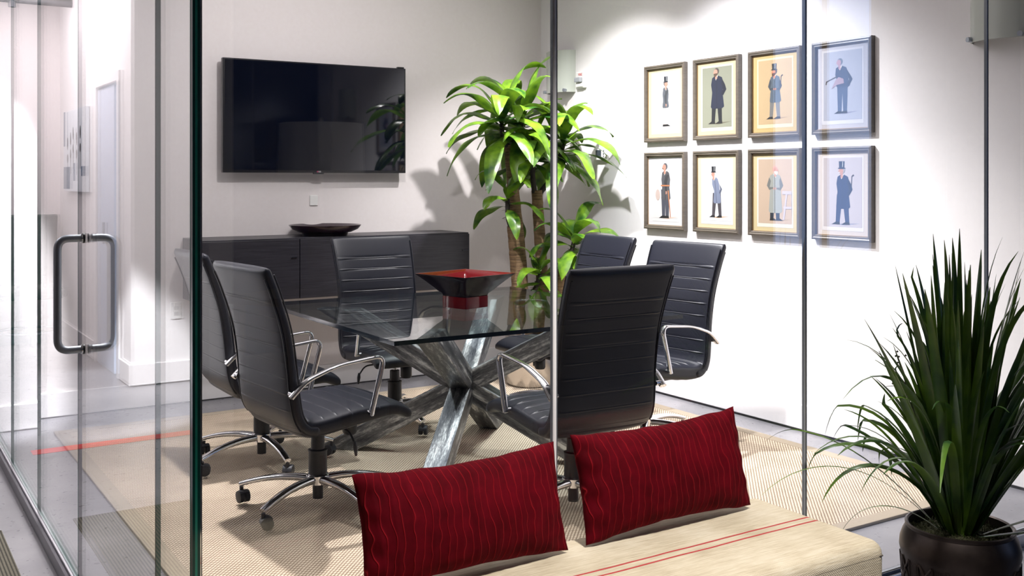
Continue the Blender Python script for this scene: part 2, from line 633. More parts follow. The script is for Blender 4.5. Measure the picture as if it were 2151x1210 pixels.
# corridor door, seen as a reflection in the left glass
d = empty('door_1', (-0.32, 8.12, 0))
d['kind'] = 'structure'
MB().box((-0.04, -0.22, 0), (-0.0, 0.37, 2.10)).build('door_panel', M_door, d, smooth=False, bevel=0.003)
MB().box((0, -0.44, 0), (0.015, -0.37, 2.19)).box((0, 0.37, 0), (0.015, 0.44, 2.19)).box((0, -0.37, 2.12), (0.015, 0.37, 2.19)).build('door_casing', M_trim, d, smooth=False, bevel=0.003)
MB().box((0.0, 0.10, 0.93), (0.012, 0.15, 1.09)).tube([(0.01, 0.125, 1.0), (0.05, 0.125, 1.0), (0.05, 0.02, 1.0)], 0.008).build('door_handle', M_steel, d)
MB().box((-0.16, -0.37, 0.0), (-0.15, 0.37, 2.12)).build('daylight_opening', M_day2, d, smooth=False)

# glass partition, left run: three fixed panes, a door leaf and the corner return
T = 0.006


def pane_x(name, y0, y1, z0=0.06, kind='structure', parent=None):
    mb = MB().box((XL - T, y0, z0), (XL + T, y1, ZC - 0.001), sides=[1, 1, 1, 0, 1, 0])
    o = mb.build(name, [M_glass, M_edge], parent, smooth=False)
    if kind and not parent:
        o['kind'] = kind
    return o


def pane_y(name, x0, x1, z0=0.06):
    mb = MB().box((x0, YF - T, z0), (x1, YF + T, ZC - 0.001), sides=[1, 1, 0, 1, 0, 1])
    o = mb.build(name, [M_glass, M_edge3], None, smooth=False)
    o['kind'] = 'structure'
    return o


pane_x('window_1', 5.462, 6.40)
pane_x('window_2', 4.63, 5.454)
pane_x('window_3', 3.732, 4.622)
pane_x('window_4', 2.362, 2.672)
d = empty('door_2', (XL, 3.2, 0))
d['kind'] = 'structure'
MB().box((-T, -0.52, 0.06), (T, 0.524, ZC - 0.05), sides=[1, 1, 1, 0, 1, 0]).build('glass_leaf', [M_glass, M_edge2], d, smooth=False)
hy = 3.615 - 3.2
hb = MB()
zt, zb = 1.225, 0.862
hb.tube(fillet([(-0.01, hy, zt), (-0.088, hy, zt), (-0.088, hy, zb), (-0.01, hy, zb)], 0.045, 8), 0.0125, 14)
hb.tube(fillet([(0.01, hy, zt), (0.088, hy, zt), (0.088, hy, zb), (0.01, hy, zb)], 0.045, 8), 0.0125, 14)
hd = hb.build('pull_handle', M_steel, d)
wb = MB()
for z in (zt, zb):
    for s in (-1, 1):
        wb.tube([(s * 0.006, hy, z), (s * 0.0115, hy, z)], 0.0165, 16)
wb.build('washer', M_plastic, hd)
wb = MB()
for z in (zt, zb):
    for s in (-1, 1):
        wb.tube([(s * 0.012, hy, z), (s * 0.017, hy, z)], 0.0155, 16)
wb.build('collar', M_chrome, hd)

# joints of the glass walls
struct('trim_3', MB().box((XL - 0.004, 5.455, 0.06), (XL + 0.004, 5.461, ZC)), pm('joint_sealant', (0.16, 0.12, 0.12), 0.5), smooth=False)
struct('trim_4', MB().box((XL - 0.004, 4.623, 0.06), (XL + 0.004, 4.629, ZC)), MATS['joint_sealant'], smooth=False)
struct('trim_5', MB().box((XL - 0.006, 2.673, 0.06), (XL + 0.004, 2.678, ZC)), M_edge2, smooth=False)
struct('trim_6', MB().box((XL - 0.0085, YF - 0.0085, 0.06), (XL - 0.0028, YF + 0.0085, ZC), 0).box((XL - 0.0028, YF - 0.0085, 0.06), (XL + 0.0026, YF + 0.0085, ZC), 1).box((XL + 0.0026, YF - 0.0085, 0.06), (XL + 0.0085, YF + 0.0085, ZC), 0), [pm('glass_edge_deep', (0.004, 0.07, 0.06), 0.15), pm('glass_edge_bright', (0.03, 0.36, 0.27), 0.2)], smooth=False)
struct('trim_7', MB().box((XL + 0.0086, YF - 0.005, 0.06), (XL + 0.0130, YF + 0.009, ZC)), M_chrome, smooth=False, bevel=0.001)
struct('trim_8', MB().lathe([(0.0072, 0.06), (0.0072, ZC)], (1.627, YF, 0), 16), pm('pale_steel_rod', (0.85, 0.83, 0.84), 0.35, 0.1))
for k, x in ((9, 2.620), (10, 3.612)):
    struct('trim_%d' % k, MB().box((x - 0.0033, YF - 0.005, 0.06), (x + 0.0, YF + 0.005, ZC), 0).box((x, YF - 0.005, 0.06), (x + 0.0035, YF + 0.005, ZC), 1), [MATS['pale_steel_rod'], M_track], smooth=False)
pane_y('window_5', XL + 0.0135, 1.619)
pane_y('window_6', 1.635, 2.616)
pane_y('window_7', 2.626, 3.608)
pane_y('window_8', 3.618, XW - 0.001)

# floor channels
ch = MB()
ch.box((XL - 0.028, YF - 0.028, 0), (XL - 0.014, 6.40, 0.048), 0).box((XL - 0.014, YF - 0.014, 0), (XL + 0.014, 6.40, 0.058), 1).box((XL + 0.014, YF + 0.014, 0), (XL + 0.028, 6.40, 0.048), 0)
struct('trim_11', ch, [M_track, M_trackl], smooth=False, bevel=0.002)
ch = MB()
ch.box((XL - 0.028, YF - 0.028, 0), (XW, YF - 0.014, 0.048), 1).box((XL - 0.014, YF - 0.014, 0), (XW, YF + 0.014, 0.058), 0).box((XL + 0.028, YF + 0.014, 0), (XW, YF + 0.028, 0.048), 1)
struct('trim_12', ch, [M_track, M_trackl], smooth=False, bevel=0.002)

# lobby window (its daylight lies on the front glass) with frame
win = empty('window_9', (7.1, -1.45, 0))
win['kind'] = 'structure'
MB().box((-0.62, -0.01, 0.62), (0.62, 0.0, 3.05)).build('daylight_pane', M_day, win, smooth=False)
fr = MB()
for x in (-0.66, 0.0, 0.66):
    fr.box((x - 0.03, -0.03, 0.56), (x + 0.03, 0.03, 3.1))
for z in (0.56, 3.09):
    fr.box((-0.69, -0.03, z - 0.03), (0.69, 0.03, z + 0.03))
fr.build('window_frame', M_tvb, win, smooth=False)
struct('wall_lobby_window', MB().box((6.2, -1.6, 0), (8.9, -1.5, ZC)).box((6.2, -1.5, 0), (6.41, -1.42, ZC)), M_lobby, smooth=False)

struct('trim_13', MB().box((1.63, -1.05, 0), (1.76, -0.92, ZC)), M_wallr, smooth=False)
# carpet and tape in the lobby
t = MB().box((-2.6, -3.2, 0.0), (0.51, 4.62, 0.006)).build('carpet_runner', M_carpet, smooth=False)
tag(t, 'olive ribbed carpet runner on the concrete outside the glass door', 'carpet')
t = MB().box((-1.8, 5.81, 0.0), (0.50, 5.91, 0.0015)).build('floor_tape', M_tape, smooth=False)
tag(t, 'strip of red tape on the corridor floor, mirrored in the left glass', 'tape')

# ------------------------------------------------------------------ rug
rug = empty('area_rug', (2.6, 4.515, 0), label='beige woven sisal rug with tan cotton border under the conference table', cat='rug')
MB().box((-1.58, -1.655, 0), (1.58, 1.655, 0.011)).build('woven_field', M_sisal, rug, smooth=False)
bb = MB()
for a, b in (((-1.65, -1.725), (1.65, -1.655)), ((-1.65, 1.655), (1.65, 1.725)), ((-1.65, -1.655), (-1.58, 1.655)), ((1.58, -1.655), (1.65, 1.655))):
    bb.box((a[0], a[1], 0), (b[0], b[1], 0.013))
bb.build('border', M_rugborder, rug, smooth=False, bevel=0.003)

# ------------------------------------------------------------------ office chairs


def pad(path, thick, width, seams, nw=22, groove=0.007, edge=0.3):
    """padded slab along a smooth path in the (y,z) plane; seams = arc lengths (0..1) with stitched grooves"""
    P = crom([(0, a, b) for a, b in path], 12)
    L = [0]
    for i in range(1, len(P)):
        L.append(L[-1] + (P[i] - P[i - 1]).length)
    tot = L[-1]

    def at(s):
        for i in range(1, len(L)):
            if L[i] >= s - 1e-9:
                k = (s - L[i - 1]) / max(L[i] - L[i - 1], 1e-9)
                return P[i - 1].lerp(P[i], k)
        return P[-1]
    ss = set([tot * k / 50 for k in range(51)])
    for q in seams:
        for d in (-0.009, -0.0045, -0.002, 0, 0.002, 0.0045, 0.009):
            ss.add(min(max(q * tot + d, 0), tot))
    ss |= {0.003, 0.008, 0.016, tot - 0.003, tot - 0.008, tot - 0.016}
    ss = sorted(ss)
    rr = []
    for s in ss:
        p = at(s)
        t = (at(min(s + 0.004, tot)) - at(max(s - 0.004, 0))).normalized()
        n = Vector((0, -t.z, t.y))
        u = s / tot
        th = thick(u)
        w = width(u)
        e = min(s, tot - s)
        if e < 0.022:
            th *= math.sqrt(max(1 - (1 - e / 0.022) ** 2, 0.02))
            w -= 0.012 * (1 - e / 0.022) ** 2
        g0 = sum(math.exp(-((s - q * tot) / 0.0034) ** 2) for q in seams) * groove
        ring = []
        for j in range(nw * 2):
            a = 2 * PI * (j + 0.5) / (nw * 2)
            ca, sa = math.cos(a), math.sin(a)
            x = math.copysign(abs(ca) ** 0.35, ca) * w / 2
            h = math.copysign(abs(sa) ** 0.45, sa) * (th / 2)
            inner = max(0.0, 1 - (abs(x) / (w / 2 - 0.02)) ** 10) if abs(x) < w / 2 - 0.02 else 0
            g = g0 * (0.45 if sa > 0 else 1.0)
            puff = 0.004 * math.cos(PI * x / w) * (0.4 if sa > 0 else 1)
            h = h + math.copysign((puff - g) * inner, sa)
            ring.append(Vector((x, 0, 0)) + p + n * h)
        rr.append(ring)
    return MB().rings(rr)


def make_chair(name):
    root = empty(name, (0, 0, 0))
    seat_path = [(0.315, 0.392), (0.285, 0.418), (0.22, 0.433), (0.08, 0.425), (-0.08, 0.405), (-0.15, 0.404), (-0.195, 0.425)]
    back_path = [(-0.12, 0.392), (-0.175, 0.405), (-0.212, 0.455), (-0.228, 0.54), (-0.238, 0.65), (-0.262, 0.80), (-0.31, 0.95), (-0.355, 1.058)]
    pad(seat_path, lambda u: 0.05 + 0.035 * math.sin(min(u * 1.6, 1) * PI / 2), lambda u: 0.50, [0.2, 0.32, 0.44, 0.56, 0.68, 0.8]).build('seat', M_leather, root, angle=60)
    pad(back_path, lambda u: 0.06 - 0.012 * u, lambda u: 0.50 + 0.012 * math.cos(2 * PI * (u - 0.05)), [0.12, 0.21, 0.30, 0.385, 0.47, 0.555, 0.64, 0.725, 0.81, 0.818]).build('backrest', M_leather, root, angle=60)
    bo = root.children[-1]
    P = crom([(0, a, b) for a, b in back_path], 6)[8:]
    for s in (-1, 1):
        for off in (-0.022, 0.021):
            pts = []
            for i, q in enumerate(P):
                t = (P[min(i + 1, len(P) - 1)] - P[max(i - 1, 0)]).normalized()
                u = i / len(P)
                w = 0.25 + 0.006 * math.cos(2 * PI * (0.15 + 0.85 * u - 0.05))
                pts.append(q + Vector((s * (w - 0.008), 0, 0)) + Vector((0, -t.z, t.y)) * off)
            MB().tube(pts[:-2], 0.0035, 6).build('piping', M_leather, bo)
    for s in (-1, 1):
        x = s * 0.272
        path = fillet([(x, -0.262, 0.548), (x, -0.20, 0.606), (x, -0.06, 0.652), (x, 0.165, 0.672), (x, 0.10, 0.43)], 0.05, 8)
        n = len(path)
        a = MB().sweep(path, (1, 0, 0), [0.034 - 0.01 * (i / n) for i in range(n)], [0.014 + 0.006 * abs(i / n - 0.5) * 2 for i in range(n)], 14, e=0.7)
        a.tube([(x - s * 0.03, -0.25, 0.56), (x, -0.25, 0.56)], 0.010)
        a.tube([(x - s * 0.03, 0.103, 0.438), (x + s * 0.006, 0.103, 0.438)], 0.011)
        a.build('armrest', M_chrome, root)
    mech = MB().box((-0.10, -0.13, 0.345), (0.10, 0.12, 0.385)).build('tilt_mechanism', M_plastic, root, smooth=False, bevel=0.012)
    MB().lathe([(0.026, -0.04), (0.032, -0.03), (0.032, 0.03), (0.026, 0.04)], (0, 0.155, 0.335), 20).build('tension_knob', M_plastic, mech)
    MB().tube(fillet([(0.09, 0.03, 0.365), (0.20, 0.04, 0.36), (0.235, 0.045, 0.315)], 0.03), 0.0045, 8).tube([(0.235, 0.045, 0.325), (0.238, 0.046, 0.30), (0.242, 0.047, 0.265)], [0.006, 0.010, 0.005], 10).build('lever', M_plastic, mech)
    MB().lathe([(0.014, 0.30), (0.014, 0.35)], n=16).build('piston', M_chrome, root)
    MB().lathe([(0.0, 0.045), (0.022, 0.045), (0.022, 0.11), (0.040, 0.12), (0.039, 0.245), (0.041, 0.246), (0.041, 0.252), (0.029, 0.255), (0.028, 0.312), (0.016, 0.316)], n=28, cap0=False).build('column', M_plastic, root)
    base = MB().lathe([(0.03, 0.105), (0.048, 0.11), (0.048, 0.145), (0.042, 0.15)], n=28).build('star_base', M_chrome, root)
    for k in range(5):
        a = 2 * PI * k / 5
        ca, sa = math.cos(a), math.sin(a)
        leg = []
        ws = []
        ts = []
        for i in range(15):
            u = i / 14
            r = 0.035 + 0.315 * u
            z = 0.128 + 0.014 * math.sin(u * PI * 0.7) - 0.052 * u ** 1.7
            leg.append((r * ca, r * sa, z))
            ws.append(0.046 - 0.014 * u)
            ts.append(0.032 - 0.012 * u)
        MB().sweep(leg, (-sa, ca, 0), ws, ts, 14, e=0.75).build('base_leg', M_chrome, base)
        cr = MB()
        c = Vector((0.345 * ca, 0.345 * sa, 0))
        ax = Vector((math.cos(a + 0.9), math.sin(a + 0.9), 0))
        fw = Vector((-ax.y, ax.x, 0))
        cc = c + fw * 0.014
        for s in (-1, 1):
            q = cc + ax * s * 0.014
            q.z = 0.0355
            cr.tube([q - ax * 0.0105, q - ax * 0.0085, q + ax * 0.0085, q + ax * 0.0105], [0.018, 0.0245, 0.0245, 0.018], 22)
        hood = []
        for i in range(9):
            t = PI * (0.02 + 0.75 * i / 8)
            hood.append(cc + fw * (-0.026 * math.cos(t)) + Vector((0, 0, 0.0355 + 0.026 * math.sin(t))))
        cr.sweep(hood, ax, 0.046, 0.006, 10)
        cr.tube([c + Vector((0, 0, 0.05)), c + Vector((0, 0, 0.075))], 0.009, 10)
        cr.build('caster', M_rubber, base)
    return root


CH = [
    (1.68, 4.18, -R(84), R(150), 'charcoal leather office chair showing its ribbed back, front one left of the table'),
    (1.717, 5.006, -R(90), R(145), 'charcoal leather office chair partly hidden by the green glass edge, rear left of the table'),
    (2.62, 5.36, R(178), R(20), 'charcoal leather office chair facing the glass wall across the table, before the dark credenza'),
    (2.575, 3.56, -R(2), R(200), 'dark navy leather office chair turning its broad back to the glass behind the red pillows'),
    (3.53, 4.24, R(97), R(60), 'dark leather office chair in front of the white wall, its whole ribbed backrest showing'),
    (3.55, 5.02, R(88), R(30), 'dark leather office chair beside the corn plant, only its headrest showing'),
]
proto = make_chair('office_chair')
for i, (x, y, rz, rb, lab) in enumerate(CH):
    o = proto if i == 0 else copy_tree(proto)
    o.location = (x, y, 0.013)
    o.rotation_euler = (0, 0, rz)
    tag(o, lab, 'chair', 'leather office chairs around the glass table')
    for c in o.children:
        if c.name.startswith('star_base'):
            c.rotation_euler = (0, 0, rb)

# ------------------------------------------------------------------ conference table
tb = empty('conference_table', (2.63, 4.575, 0.013), label='square glass conference table on crossed burnished steel beams', cat='table')
S = 0.775
top = MB().box((-S, -S, 0.728), (S, S, 0.747), sides=[0, 0, 1, 1, 1, 1]).build('glass_top', [M_tglass, M_edge2], tb, smooth=False)
W = 0.052


def beam(p0, p1):
    a, b = Vector(p0), Vector(p1)
    t = (b - a).normalized()
    side = Vector((0, 0, 1)).cross(t).normalized()
    up = t.cross(side).normalized()
    vs = []
    for base, z in ((a, p0[2]), (b, p1[2])):
        for su, sv in ((-1, -1), (1, -1), (1, 1), (-1, 1)):
            q = base + side * (su * W) + up * (sv * W)
            k = (z - q.z) / t.z       # cut level with the floor or the glass
            vs.append(q + t * k)
    return MB().add(vs, [(0, 3, 2, 1), (4, 5, 6, 7), (0, 1, 5, 4), (1, 2, 6, 5), (2, 3, 7, 6), (3, 0, 4, 7)])


for sx, sy in ((-1, 1), (-1, -1), (1, 1), (1, -1)):
    # each beam object is turned so its own y axis runs along the bar
    p0 = Vector((sx * 0.47, sy * 0.50, 0.727))
    p1 = Vector((-sx * 0.47, -sy * 0.50, 0.0))
    mb = beam(p0, p1)
    rot = (p1 - p0).to_track_quat('Y', 'Z').to_matrix().to_4x4()
    inv = rot.inverted()
    mb.v = [tuple(inv @ Vector(q)) for q in mb.v]
    o = mb.build('steel_beam', M_beam, tb, smooth=False, bevel=0.004)
    o.matrix_local = rot

# lacquer bowl: square with flaring sides on a square foot
bw = empty('serving_bowl', (2.665, 4.63, 0.7605), R(15), 'large square red and black lacquer bowl on the glass table', 'bowl')


def sq(h, z, r=0.012):
    out = []
    for cx, cy, a0 in ((1, 1, 0), (-1, 1, 90), (-1, -1, 180), (1, -1, 270)):
        for k in range(3):
            a = R(a0 + 45 * k)
            out.append((cx * (h - r) + r * math.cos(a), cy * (h - r) + r * math.sin(a), z))
    return out


MB().rings([sq(0.086, 0), sq(0.086, 0.058)]).build('foot', [M_lacq_red], bw, smooth=True)
MB().rings([sq(0.084, 0.058), sq(0.088, 0.07), sq(0.105, 0.085), sq(0.125, 0.108), sq(0.150, 0.135), sq(0.182, 0.168, 0.006), sq(0.184, 0.172, 0.006)], cap1=False).build('outer_shell', M_lacq_blk, bw)
MB().rings([sq(0.184, 0.172, 0.006), sq(0.176, 0.172, 0.006), sq(0.145, 0.142), sq(0.115, 0.112), sq(0.09, 0.098), sq(0.04, 0.094)], cap0=False).build('inner_lining', M_lacq_red, bw)

# ------------------------------------------------------------------ television
tv = empty('television', (2.65, YB - 0.003, 1.458), label='large black flat-screen television mounted on the back wall', cat='television')
MB().box((-0.65, -0.082, 0), (0.65, -0.045, 0.737)).build('bezel', M_tvb, tv, smooth=False, bevel=0.004)
MB().box((-0.638, -0.0835, 0.018), (0.638, -0.0815, 0.727)).build('screen', M_tv, tv, smooth=False)
MB().box((-0.5, -0.045, 0.08), (0.5, -0.03, 0.65)).build('rear_housing', M_tvb, tv, smooth=False, bevel=0.01)
MB().box((-0.25, -0.03, 0.2), (0.25, 0, 0.55)).build('wall_bracket', M_tvb, tv, smooth=False)
MB().box((0.59, -0.078, 0.737), (0.64, -0.05, 0.747)).build('sensor_bump', M_tvb, tv, smooth=False, bevel=0.003)
lg = MB().box((-0.035, -0.0845, -0.008), (0.035, -0.06, 0.002)).build('logo_tab', M_tvb, tv, smooth=False, bevel=0.002)
FR = Matrix.Rotation(R(90), 4, 'X')
text_mesh('logo_text', 'LG', 0.014, M_white, lg, Matrix.Translation((0.006, -0.0843, 0.008)) @ FR)
MB().tube([(-0.010, -0.0843, 0.008), (-0.010, -0.0850, 0.008)], 0.0055, 20).build('logo_disc', pm('logo_pink', (0.35, 0.03, 0.10), 0.4), lg)

# ------------------------------------------------------------------ floating credenza, dish on it
cr = empty('credenza', (2.70, YB - 0.003, 0.66), label='long black oak wall-mounted credenza below the television', cat='credenza')
MB().box((-0.93, -0.395, 0.0), (0.93, 0, 0.385)).build('carcass', M_oak, cr, smooth=False, bevel=0.002)
for k in range(3):
    x0 = -0.93 + k * 0.62
    dd = MB().box((x0 + 0.003, -0.412, 0.004), (x0 + 0.617, -0.396, 0.376)).build('door', M_oak, cr, smooth=False, bevel=0.0015)
    MB().box((x0 + 0.56, -0.4195, 0.26), (x0 + 0.60, -0.4115, 0.266)).build('finger_pull', M_track, dd, smooth=False)
sb = empty('shallow_dish', (2.64, 6.44, 1.0455), label='shallow dark oval dish on a low foot, on the credenza', cat='dish')
MB().lathe([(0.145, 0), (0.15, 0.018)], n=48).build('foot', M_lacq_blk, sb)
MB().lathe([(0.13, 0.018), (0.17, 0.022), (0.215, 0.042), (0.235, 0.066), (0.236, 0.070), (0.230, 0.070), (0.205, 0.050), (0.16, 0.034), (0.02, 0.030)], n=64).build('bowl_body', pm('plum_lacquer', (0.018, 0.004, 0.010), 0.15, 0, 0.6), sb)

pl = MB().box((-0.028, -0.008, -0.035), (0.028, 0, 0.035)).build('glint_plate', M_white, smooth=False, bevel=0.003, loc=(2.646, YB, 1.272))  # solid stand-in for a bright reflection below the television
tag(pl, 'small white plate standing in for a reflected glint between television and dish', 'reflection glint')

# ------------------------------------------------------------------ wall devices
st = empty('fire_alarm_strobe', (XW, 6.12, 2.14), label='white fire alarm strobe with red lettering beside the wall sconce', cat='fire alarm')
MB().box((-0.022, -0.055, -0.06), (0, 0.055, 0.06)).build('body', M_white, st, smooth=False, bevel=0.006)
MB().box((-0.05, -0.03, -0.018), (-0.022, 0.04, 0.018)).build('strobe_lens', pm('strobe_lens', (0.35, 0.37, 0.4), 0.08), st, smooth=False, bevel=0.006)
MB().box((-0.034, -0.038, -0.052), (-0.022, 0.038, -0.026)).build('horn_grille', M_white, st, smooth=False, bevel=0.003)
RW = Matrix.Rotation(-R(90), 4, 'Z') @ Matrix.Rotation(R(90), 4, 'X')
text_mesh('lettering', 'FIRE', 0.026, M_redink, st, Matrix.Translation((-0.0228, -0.002, 0.038)) @ RW)
th = empty('thermostat', (XW, 5.87, 1.595), label='white wall thermostat with grey display, partly behind leaves', cat='thermostat')
MB().box((-0.024, -0.07, -0.045), (0, 0.07, 0.045)).build('housing', M_white, th, smooth=False, bevel=0.006)
MB().box((-0.026, -0.005, -0.02), (-0.0235, 0.058, 0.028)).build('display', M_lcd, th, smooth=False)
for z in (0.022, 0.0, -0.018):
    MB().tube([(-0.0235, -0.035, z), (-0.027, -0.035, z)], 0.006, 12).build('button', M_steel, th)


def sconce(y, lab):
    s = empty('wall_sconce', (XW, y, 2.06), label=lab, cat='sconce', group='curved glass sconces on the right wall')
    rr_o, rr_i = [], []
    pts = []
    for k in range(25):
        a = PI * k / 24
        pts.append((-0.105 * math.sin(a), 0.16 * math.cos(a)))
    inn = [(x * 0.93, yy * 0.965) for x, yy in pts]
    ring = pts + inn[::-1]
    MB().rings([[(x, yy, 0.0) for x, yy in ring], [(x, yy, 0.31) for x, yy in ring]]).build('glass_shade', M_frost, s)
    for yy in (-0.12, 0.12):
        MB().tube([(-0.06, yy, 0.012), (-0.09, yy * 1.08, 0.012)], 0.012, 14).build('clip_knob', M_steel, s)
    MB().box((-0.03, -0.06, 0.08), (0, 0.06, 0.22)).build('back_plate', M_white, s, smooth=False, bevel=0.004)


sconce(6.365, 'pale curved glass wall sconce near the room corner, by the fire alarm')
sconce(2.83, 'pale curved glass wall sconce near the right end, above the grass plant')

# ------------------------------------------------------------------ framed prints


def ell(cx, cy, rx, ry, n=20):
    return [(cx + rx * math.cos(2 * PI * k / n), cy + ry * math.sin(2 * PI * k / n)) for k in range(n)]


def gentleman(D):
    """flat figure as a list of (colour, polygon); feet at y=0, crown of the head at y=1, x to the viewer's right"""
    f = D.get('face', -1)
    coat, leg, sk, hair = D['coat'], D['leg'], D.get('skin', (205, 150, 130)), D.get('hair', (90, 80, 75))
    hem = D.get('hem', 0.36)
    lean = D.get('lean', 0)
    w = D.get('w', 1.0)
    o = []
    o.append((D['shade'], [(-0.16, 0.005), (0.05, -0.012), (0.30, 0.03), (0.05, 0.022)]))
    st = D.get('stance', 0.07)
    for s in (-1, 1):
        x = s * st
        o.append((leg, [(x - 0.034, 0.03), (x + 0.034, 0.03), (s * 0.045 + 0.052, 0.52), (s * 0.045 - 0.052, 0.52)]))
        o.append((D.get('shoe', (30, 28, 30)), [(x - 0.036, 0.045), (x + 0.036, 0.045), (x + 0.036 + (0.07 if f > 0 else 0.005), 0.0), (x - 0.036 - (0.07 if f < 0 else 0.005), 0.0)]))
    sh = 0.82
    o.append((coat, [(-0.085 * w + lean, sh), (-0.03 + lean, sh + 0.035), (0.03 + lean, sh + 0.035), (0.095 * w + lean, sh), (0.125 * w + lean * 0.7, 0.70), (0.105 * w, 0.56), (0.135 * w, hem + 0.03), (0.10 * w, hem), (-0.085 * w, hem), (-0.11 * w, hem + 0.03), (-0.085 * w, 0.56), (-0.105 * w + lean * 0.7, 0.70)]))
    dk = tuple(int(c * 0.72) for c in coat)
    arm = D.get('arm', 'back')
    if arm == 'back':
        o.append((dk, [(0.10 * w + lean, 0.79), (0.15 * w + lean * 0.7, 0.69), (0.175 * w, 0.60), (0.12 * w, 0.50), (0.075 * w, 0.52), (0.115 * w, 0.60), (0.085 * w, 0.72)]))
    elif arm == 'front':
        o.append((dk, [(-0.10 * w + lean, 0.79), (-0.145 * w, 0.64), (-0.10 * w, 0.56), (-0.02, 0.585), (-0.03, 0.61), (-0.095 * w, 0.61), (-0.07 * w, 0.72)]))
        o.append((dk, [(0.10 * w + lean, 0.79), (0.15 * w, 0.64), (0.10 * w, 0.55), (0.02, 0.575), (0.03, 0.60), (0.09 * w, 0.60), (0.08 * w, 0.72)]))
        o.append((sk, ell(0.0, 0.585, 0.035, 0.022)))
    else:
        o.append((dk, [(0.03 + lean, 0.79), (-0.03 + lean, 0.66), (-0.005, 0.50), (0.035, 0.48), (0.04, 0.66), (0.085 + lean, 0.78)]))
        o.append((sk, ell(0.015, 0.46, 0.02, 0.03)))
    o.append((dk, [(-0.006 + lean, sh), (0.006 + lean, sh), (0.006, hem), (-0.006, hem)]))
    o.append(((235, 232, 225), [(-0.026 + lean, sh + 0.035), (0.026 + lean, sh + 0.035), (f * 0.02 + lean, sh - 0.05)]))
    if D.get('belt'):
        o.append((D['belt'], [(-0.10, 0.575), (0.10, 0.575), (0.10, 0.60), (-0.10, 0.60)]))
        o.append((D['belt'], [(0.05, 0.50), (0.075, 0.50), (0.12, 0.02), (0.105, 0.02)]))
        o.append(((210, 190, 180), ell(-0.17, 0.42, 0.05, 0.10)))
    hx = lean * 1.35 + f * 0.012
    o.append((sk, [(hx - 0.02, 0.80), (hx + 0.02, 0.80), (hx + 0.02, 0.88), (hx - 0.02, 0.88)]))
    o.append((hair, ell(hx - f * 0.010, 0.935, 0.050, 0.060)))
    o.append((sk, ell(hx + f * 0.012, 0.918, 0.040, 0.054)))
    o.append((sk, [(hx + f * 0.046, 0.93), (hx + f * 0.066, 0.905), (hx + f * 0.044, 0.90)]))
    if D.get('beard'):
        o.append((D['beard'], [(hx - f * 0.02, 0.90), (hx + f * 0.05, 0.895), (hx + f * 0.045, 0.84), (hx + f * 0.01, 0.835), (hx - f * 0.02, 0.87)]))
    elif D.get('tache'):
        o.append((D['tache'], ell(hx + f * 0.042, 0.895, 0.016, 0.008, 10)))
    if D.get('hat'):
        h = D['hat']
        o.append((h, ell(hx, 0.965, 0.068, 0.014)))
        o.append((h, [(hx - 0.043, 0.965), (hx + 0.043, 0.965), (hx + 0.050, 1.085), (hx - 0.050, 1.085)]))
        o.append(((200, 205, 210), [(hx + 0.012, 0.985), (hx + 0.022, 0.985), (hx + 0.024, 1.08), (hx + 0.013, 1.08)]))
    if D.get('cane'):
        x = D['cane']
        o.append(((70, 55, 45), [(x, 0.66), (x + 0.012, 0.66), (x + 0.02, 0.83), (x + 0.008, 0.83)]))
        o.append(((70, 55, 45), [(x + 0.01, 0.835), (x + 0.02, 0.82), (x + 0.055, 0.845), (x + 0.04, 0.86)]))
    if D.get('stick'):
        o.append(((70, 60, 60), [(-0.10, 0.66), (-0.30, 0.58), (-0.305, 0.595), (-0.10, 0.68)]))
        o.append(((70, 60, 60), [(-0.30, 0.595), (-0.31, 0.54), (-0.295, 0.54), (-0.285, 0.59)]))
        o.append(((175, 150, 165), [(-0.07, 0.66), (0.02, 0.62), (0.03, 0.54), (-0.10, 0.52), (-0.20, 0.45), (-0.13, 0.60)]))
    if D.get('stool'):
        for q in ([(0.16, 0.02), (0.19, 0.02), (0.25, 0.5), (0.22, 0.5)], [(0.38, 0.02), (0.41, 0.02), (0.35, 0.5), (0.32, 0.5)], [(0.15, 0.48), (0.42, 0.48), (0.42, 0.54), (0.15, 0.54)], [(0.17, 0.22), (0.39, 0.22), (0.39, 0.26), (0.17, 0.26)]):
            o.append(((205, 195, 205), q))
    return o


